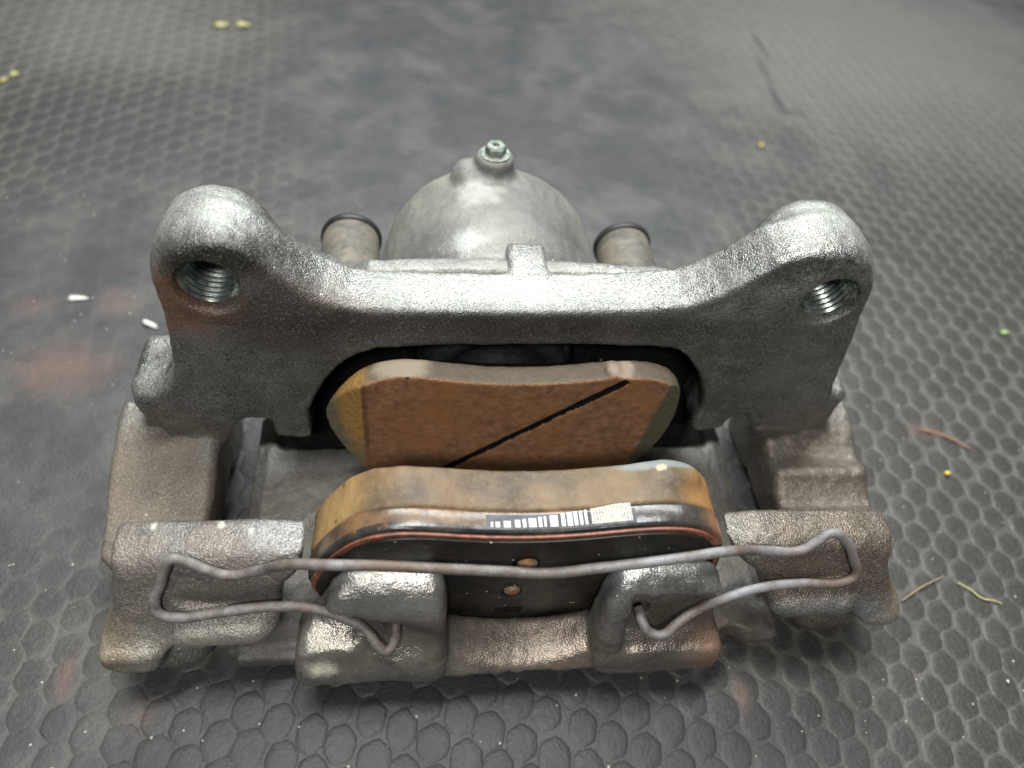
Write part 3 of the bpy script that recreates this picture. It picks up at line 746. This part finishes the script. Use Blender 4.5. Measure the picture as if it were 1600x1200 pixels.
for p in wm.polygons: p.use_smooth = True
wm.materials.clear()
link('retaining_spring', wm, caliper, [mat_wire])

# ------------------------------------------------------------------ rubber mat
def worn_mask(t):
    """where grime has filled the mat smooth"""
    m = t.blob((15, 235, 0), (150, 170, 50), 0.45, 0.9)
    m2 = t.blob((-150, 60, 0), (85, 125, 50), 0.5, 0.9)
    m3 = t.blob((-75, -78, 0), (85, 26, 50), 0.7, 1.1)
    m4 = t.blob((400, 440, 0), (190, 120, 50), 0.5, 0.6)
    m = t.math('MAXIMUM', m, m4)
    return t.math('MAXIMUM', t.math('MAXIMUM', m, t.math('MULTIPLY', m2, 0.85)), t.math('MULTIPLY', m3, 0.65))
def worn_at(x, y):
    a = math.hypot((x-15)/150, (y-235)/170); b = math.hypot((x+150)/85, (y-60)/125)
    f = lambda q: min(1, max(0, (1.2-q)/0.6))
    c = math.hypot((x-400)/190, (y-440)/120)
    return max(f(a), 0.85*f(b), f(c))

def rubber(name, groove):
    t = NT(name)
    at = t.n.new('ShaderNodeAttribute'); at.attribute_name = 'dust'
    w = worn_mask(t)
    g = t.noise(0.8, 4, 0.65); g2 = t.noise(0.05, 5, 0.6); g3 = t.noise(0.012, 4, 0.6)
    stud = t.mix(t.ramp(g, [(0.3, 0.0), (0.72, 1.0)]), (0.018, 0.0175, 0.0165), (0.044, 0.042, 0.039))
    dust = t.mix(t.ramp(g, [(0.3, 0.0), (0.7, 1.0)]), (0.060, 0.057, 0.052), (0.102, 0.097, 0.088))
    film = t.mix(t.ramp(g2, [(0.38, 0.0), (0.62, 1.0)]), (0.034, 0.036, 0.041), (0.074, 0.073, 0.071))
    film = t.mix(t.math('MULTIPLY', t.ramp(t.noise(0.017, 4, 0.65, dist=0.8), [(0.46, 0.0), (0.6, 1.0)]), 0.55), film, (0.024, 0.026, 0.031))
    base = dust if groove else t.mix(t.math('MULTIPLY', t.ramp(g2, [(0.4, 0.0), (0.7, 1.0)]), 0.35), stud, film)
    if not groove: base = t.mix(t.math('MULTIPLY', at.outputs['Fac'], t.math('MULTIPLY_ADD', g2, 0.9, 0.2)), base, dust)
    if groove: base = t.mix(t.math('MULTIPLY', t.ramp(t.noise(0.035, 4), [(0.38, 0.0), (0.66, 1.0)]), 0.6), base, film)
    col = t.mix(t.math('MULTIPLY', w, 1.0), base, film)
    # paler patches at the far side and far right, dark oil, painted shade, rust smears
    col = t.mix(t.math('MULTIPLY', t.blob((260, 330, 0), (170, 150, 50), 0.8, 0.8), 0.5), col, (0.17, 0.168, 0.158))
    col = t.mix(t.math('MULTIPLY', t.blob((-190, 290, 0), (80, 60, 50), 0.8, 0.9), 0.35), col, (0.16, 0.155, 0.145))
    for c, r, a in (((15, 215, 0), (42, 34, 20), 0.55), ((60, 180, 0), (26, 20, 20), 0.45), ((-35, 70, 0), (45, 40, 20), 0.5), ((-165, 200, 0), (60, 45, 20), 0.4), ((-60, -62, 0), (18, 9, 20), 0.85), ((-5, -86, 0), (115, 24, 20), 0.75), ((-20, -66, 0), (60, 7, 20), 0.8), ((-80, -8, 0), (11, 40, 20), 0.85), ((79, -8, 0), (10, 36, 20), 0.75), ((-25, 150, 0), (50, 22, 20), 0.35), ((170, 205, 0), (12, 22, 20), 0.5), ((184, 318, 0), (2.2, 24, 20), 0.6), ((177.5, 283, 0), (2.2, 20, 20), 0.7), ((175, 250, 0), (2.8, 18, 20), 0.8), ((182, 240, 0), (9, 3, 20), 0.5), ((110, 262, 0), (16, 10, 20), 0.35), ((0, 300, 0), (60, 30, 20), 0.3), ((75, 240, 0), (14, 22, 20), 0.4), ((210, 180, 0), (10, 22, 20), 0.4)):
        col = t.mix(t.math('MULTIPLY', t.blob(c, r, 0.7, 1.0), a), col, (0.028, 0.029, 0.033))  # besides oil, paints shade into the side slots and before the caliper
    for c, r, a in (((-148, 47, 0), (17, 13, 20), 0.5), ((-138, 80, 0), (9, 8, 20), 0.3), ((-166, 78, 0), (8, 6, 20), 0.25), ((112, 108, 0), (5, 4, 20), 0.5), ((-118, -60, 0), (3, 6, 20), 0.5), ((-70, 105, 0), (18, 12, 20), 0.25), ((160, 20, 0), (6, 5, 20), 0.35), ((64, -72, 0), (2.4, 5, 20), 0.5), ((-97, -70, 0), (5, 4, 20), 0.25)):
        col = t.mix(t.math('MULTIPLY', t.blob(c, r, 0.9, 1.4), a), col, (0.15, 0.088, 0.066))
    # grit
    gr = t.vor(0.22); d = t.math('LESS_THAN', gr.outputs['Distance'], t.math('MULTIPLY', t.noise(0.31, 1), 0.13))
    d = t.math('MULTIPLY', d, t.math('GREATER_THAN', t.noise(0.06, 2), 0.46))
    col = t.mix(t.math('MULTIPLY', d, 0.7), col, (0.42, 0.40, 0.34))
    sm = t.math('MULTIPLY_ADD', g2, -0.18, 0.62)
    n = t.bump(g, 0.25, 0.8); n = t.bump(t.noise(0.22, 4, 0.6), 0.6, 0.4, n)
    return t.out(col, sm, 0.0, n, 0.45)
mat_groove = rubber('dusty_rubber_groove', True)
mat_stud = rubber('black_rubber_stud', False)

# mat sheet
V, F = [], []
nx, ny = 90, 80
for j in range(ny+1):
    for i in range(nx+1):
        x = -900+1900*i/nx; y = -420+1500*j/ny
        V.append((x, y, -0.02+0.0*x))
for j in range(ny):
    for i in range(nx):
        F.append((j*(nx+1)+i, j*(nx+1)+i+1, (j+1)*(nx+1)+i+1, (j+1)*(nx+1)+i))
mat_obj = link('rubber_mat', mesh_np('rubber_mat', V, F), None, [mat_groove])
tag(mat_obj, 'worn black rubber mat with rounded hexagonal studs and dusty grooves under the caliper', None, None, 'structure')

# studs: low rounded hexagons, six cuts shared by the near ones
def stud_pts(k):
    r = random.Random(k); pts = []
    rot = r.uniform(-0.2, 0.2); e = r.uniform(0.94, 1.06); n = 18; ph = r.uniform(0, 6)
    for i in range(n):
        a = 2*math.pi*i/n
        rad = 4.42*(1+0.045*math.cos(6*(a-0.35+rot)))*(1+0.03*math.sin(2*a+ph))*(1+0.02*r.uniform(-1, 1))
        x = rad*math.cos(a)*0.98; y = rad*math.sin(a)*1.10*e
        # lattice shear: studs are a little longer across the rows
        pts.append((x*0.97+0.06*y, y+0.03*x))
    return pts
def stud_geo(k):
    P = stud_pts(k); V, F = [], []; n = len(P)
    for s, z in ((1.07, -0.04), (0.98, 0.13), (0.84, 0.25), (0.5, 0.29)):
        for (x, y) in P: V.append((x*s, y*s, z))
    V.append((0, 0, 0.28))
    for j in range(3):
        for i in range(n): q = (i+1) % n; F.append((j*n+i, j*n+q, (j+1)*n+q, (j+1)*n+i))
    for i in range(n): F.append((3*n+i, 3*n+(i+1) % n, 4*n))
    return V, F
geos = [stud_geo(k) for k in range(8)]
stud_me = []
DUST_V = [1.0]*18+[0.75]*18+[0.22]*18+[0.0]*18+[0.0]
def dust_attr(me, vals):
    a = me.attributes.new('dust', 'FLOAT', 'POINT'); a.data.foreach_set('value', np.asarray(vals, np.float32))
for k, (V, F) in enumerate(geos):
    m_ = mesh_np('mat_stud', V, F); m_.materials.append(mat_stud); dust_attr(m_, DUST_V); stud_me.append(m_)
A_ = np.array((8.28, -3.35)); B_ = np.array((-7.30, -6.54)); O_ = np.array((144.4, -72.8))
cen = []
pos = cam.matrix_world.translation/MM
def seen(x, y):
    d = Vector((x-pos.x, y-pos.y, -pos.z)); z = d.dot(f1)
    if z <= 1: return None
    u = 800+1209*d.dot(r2)/z; w = 600-1209*d.dot(u2)/z
    return (u, w, z)
for i in range(-120, 121):
    for j in range(-120, 121):
        p = O_+A_*i+B_*j
        jx = 1.2*math.sin(p[0]*0.031+p[1]*0.017)+random.uniform(-0.6, 0.6); jy = 1.2*math.sin(p[0]*0.021-p[1]*0.037)+random.uniform(-0.6, 0.6)
        x, y = p[0]+jx, p[1]+jy
        s = seen(x, y)
        if s is None or y > 560 or y < -130: continue
        if -160 < s[0] < 1760 and -90 < s[1] < 1320: cen.append((s[2], x, y, s))
vis = []
for c in sorted(cen):
    z, x, y, s = c
    hid = (-112 < x < 112 and -52 < y < 60) and not (75.5 < abs(x) < 85 and -30 < y < 15)
    infr = 0 < s[0] < 1600 and 0 < s[1] < 1200
    vis.append((not infr or hid, z, x, y))
vis.sort()
NEAR = 298
for q, (h_, z, x, y) in enumerate(vis[:NEAR]):
    w = worn_at(x, y); o = link('mat_stud', stud_me[q % 8], mat_obj)
    o.location = (x*MM, y*MM, 0); o.rotation_euler.z = random.uniform(-0.06, 0.06); sc = random.uniform(0.93, 1.04); o.scale = (sc, sc, max(0.03, 1-1.1*w))
VV, FF = [], []; off = 0
for q, (h_, z, x, y) in enumerate(vis[NEAR:]):
    V, F = geos[random.randrange(8)]; w = worn_at(x, y); sc = random.uniform(0.93, 1.04)
    a = np.array(V)*(sc, sc, max(0.03, 1-1.1*w))+(x, y, 0); VV.append(a)
    FF += [tuple(k+off for k in f) for f in F]; off += len(V)
far = link('mat_stud_rows', mesh_np('mat_stud_rows', [tuple(p) for p in np.concatenate(VV)], FF), mat_obj, [mat_stud])
far['kind'] = 'stuff'
dust_attr(far.data, DUST_V*(len(far.data.vertices)//len(DUST_V)))
print('studs', len(vis))

# ------------------------------------------------------------------ crumbs and straws on the mat
def flat(name, c1, c2, rough=0.5): return simple(name, c1, c2, rough, 0, 1.2, 0.1)
m_white = flat('white_flake', (0.45, 0.45, 0.42), (0.70, 0.70, 0.67))
m_yel = flat('yellow_crumb', (0.30, 0.28, 0.11), (0.44, 0.42, 0.22))
m_green = flat('green_crumb', (0.28, 0.50, 0.12), (0.62, 0.80, 0.36))
m_straw = flat('orange_straw', (0.26, 0.115, 0.06), (0.38, 0.20, 0.11))
m_tan = flat('tan_straw', (0.22, 0.155, 0.10), (0.34, 0.26, 0.17))
m_gold = flat('golden_crumb', (0.60, 0.42, 0.05), (0.80, 0.66, 0.16))
def crumb(x, y, sx, sy, sz, rot, mat, name, label, cat, seed=0, group=None, n=3):
    r = random.Random(seed); bm = bmesh.new()
    bmesh.ops.create_icosphere(bm, subdivisions=2, radius=1)
    for v_ in bm.verts:
        k = 1+r.uniform(-0.42, 0.42); w_ = 1-0.45*v_.co.x; v_.co = Vector((v_.co.x*sx*k*MM, v_.co.y*sy*k*w_*MM, v_.co.z*sz*k*w_*MM))
    me = bpy.data.meshes.new(name); bm.to_mesh(me); bm.free()
    for p in me.polygons: p.use_smooth = True
    o = link(name, me, None, [mat]); o.location = (x*MM, y*MM, (0.55*max(0, 1-1.1*worn_at(x, y))+sz*0.8)*MM); o.rotation_euler = (0, 0, rot)
    return tag(o, label, cat, group)
crumb(-152.7, 81.4, 3.6, 1.3, 0.7, 0.05, m_white, 'paint_flake', 'white flake on the mat at the far left of the caliper', 'flake', 1, 'white flakes on the mat')
crumb(-124.0, 68.7, 3.4, 1.1, 0.7, -0.5, m_white, 'paint_flake', 'white flake beside the left ear of the bracket', 'flake', 2, 'white flakes on the mat')
crumb(-134.5, 299, 3.6, 2.6, 0.9, 0.3, m_yel, 'yellow_crumb', 'yellow crumb at the top left, left one of a pair', 'crumb', 3, 'coloured crumbs on the mat')
crumb(-123.5, 301, 3.4, 2.6, 0.9, -0.3, m_yel, 'yellow_crumb', 'yellow crumb at the top left, right one of a pair', 'crumb', 4, 'coloured crumbs on the mat')
crumb(-222.0, 236, 1.8, 2.0, 0.8, 0.2, m_yel, 'yellow_crumb', 'small yellow crumb near the left edge, upper of two', 'crumb', 5, 'coloured crumbs on the mat')
crumb(-225.0, 230, 2.0, 1.4, 0.8, 0.9, m_yel, 'yellow_crumb', 'small yellow crumb near the left edge, lower of two', 'crumb', 6, 'coloured crumbs on the mat')
crumb(219.9, 70.5, 2.0, 1.0, 0.7, -0.35, m_green, 'green_crumb', 'pale green crumb on a stud near the right edge', 'crumb', 7, 'coloured crumbs on the mat')
crumb(160.3, 0.2, 1.1, 0.8, 0.7, 0.1, m_gold, 'golden_crumb', 'golden yellow crumb below the orange straw', 'crumb', 8, 'coloured crumbs on the mat')
crumb(151.8, 205, 1.2, 1.0, 0.7, 0.4, m_gold, 'golden_crumb', 'tiny golden crumb on smooth grey mat behind the right ear', 'crumb', 9, 'coloured crumbs on the mat')
crumb(145.4, -72.2, 0.55, 0.5, 0.45, 0, m_white, 'white_grain', 'tiny white grain on a stud at the lower right', 'grain', 10)
def straw(pts, r, mat, name, label):
    cu = bpy.data.curves.new(name, 'CURVE'); cu.dimensions = '3D'; sp = cu.splines.new('BEZIER'); sp.bezier_points.add(len(pts)-1)
    for i, p in enumerate(pts):
        b = sp.bezier_points[i]; b.co = Vector((p[0], p[1], p[2]))*MM; b.handle_left_type = b.handle_right_type = 'AUTO'; b.radius = 1-0.5*abs(i/(len(pts)-1)-0.4)
    cu.bevel_depth = r*MM; cu.bevel_resolution = 2; cu.resolution_u = 6; cu.use_fill_caps = True
    tmp = bpy.data.objects.new('tmp', cu); S.collection.objects.link(tmp)
    dg = bpy.context.evaluated_depsgraph_get(); dg.update(); me = bpy.data.meshes.new_from_object(tmp.evaluated_get(dg)); bpy.data.objects.remove(tmp)
    for p in me.polygons: p.use_smooth = True
    me.materials.clear(); o = link(name, me, None, [mat]); return tag(o, label, 'straw', 'straws and fibres on the mat')
straw([(158.5, 19.5, 1.0), (164, 17.8, 1.4), (169, 15, 1.3), (174.5, 10.8, 0.9)], 0.36, m_straw, 'straw', 'curved orange straw on the mat right of the bracket')
straw([(123, -46.5, 0.9), (131, -42.5, 1.3), (140.5, -38.8, 1.1)], 0.28, m_tan, 'straw', 'thin tan straw touching the lower right block of the bracket')
straw([(144.5, -41, 0.8), (147.5, -43.5, 1.0), (150.2, -46.5, 0.8), (154, -47.5, 0.9), (156, -48.5, 0.8)], 0.32, m_yel, 'straw', 'yellow fibre lying on the studs right of the tan straw')
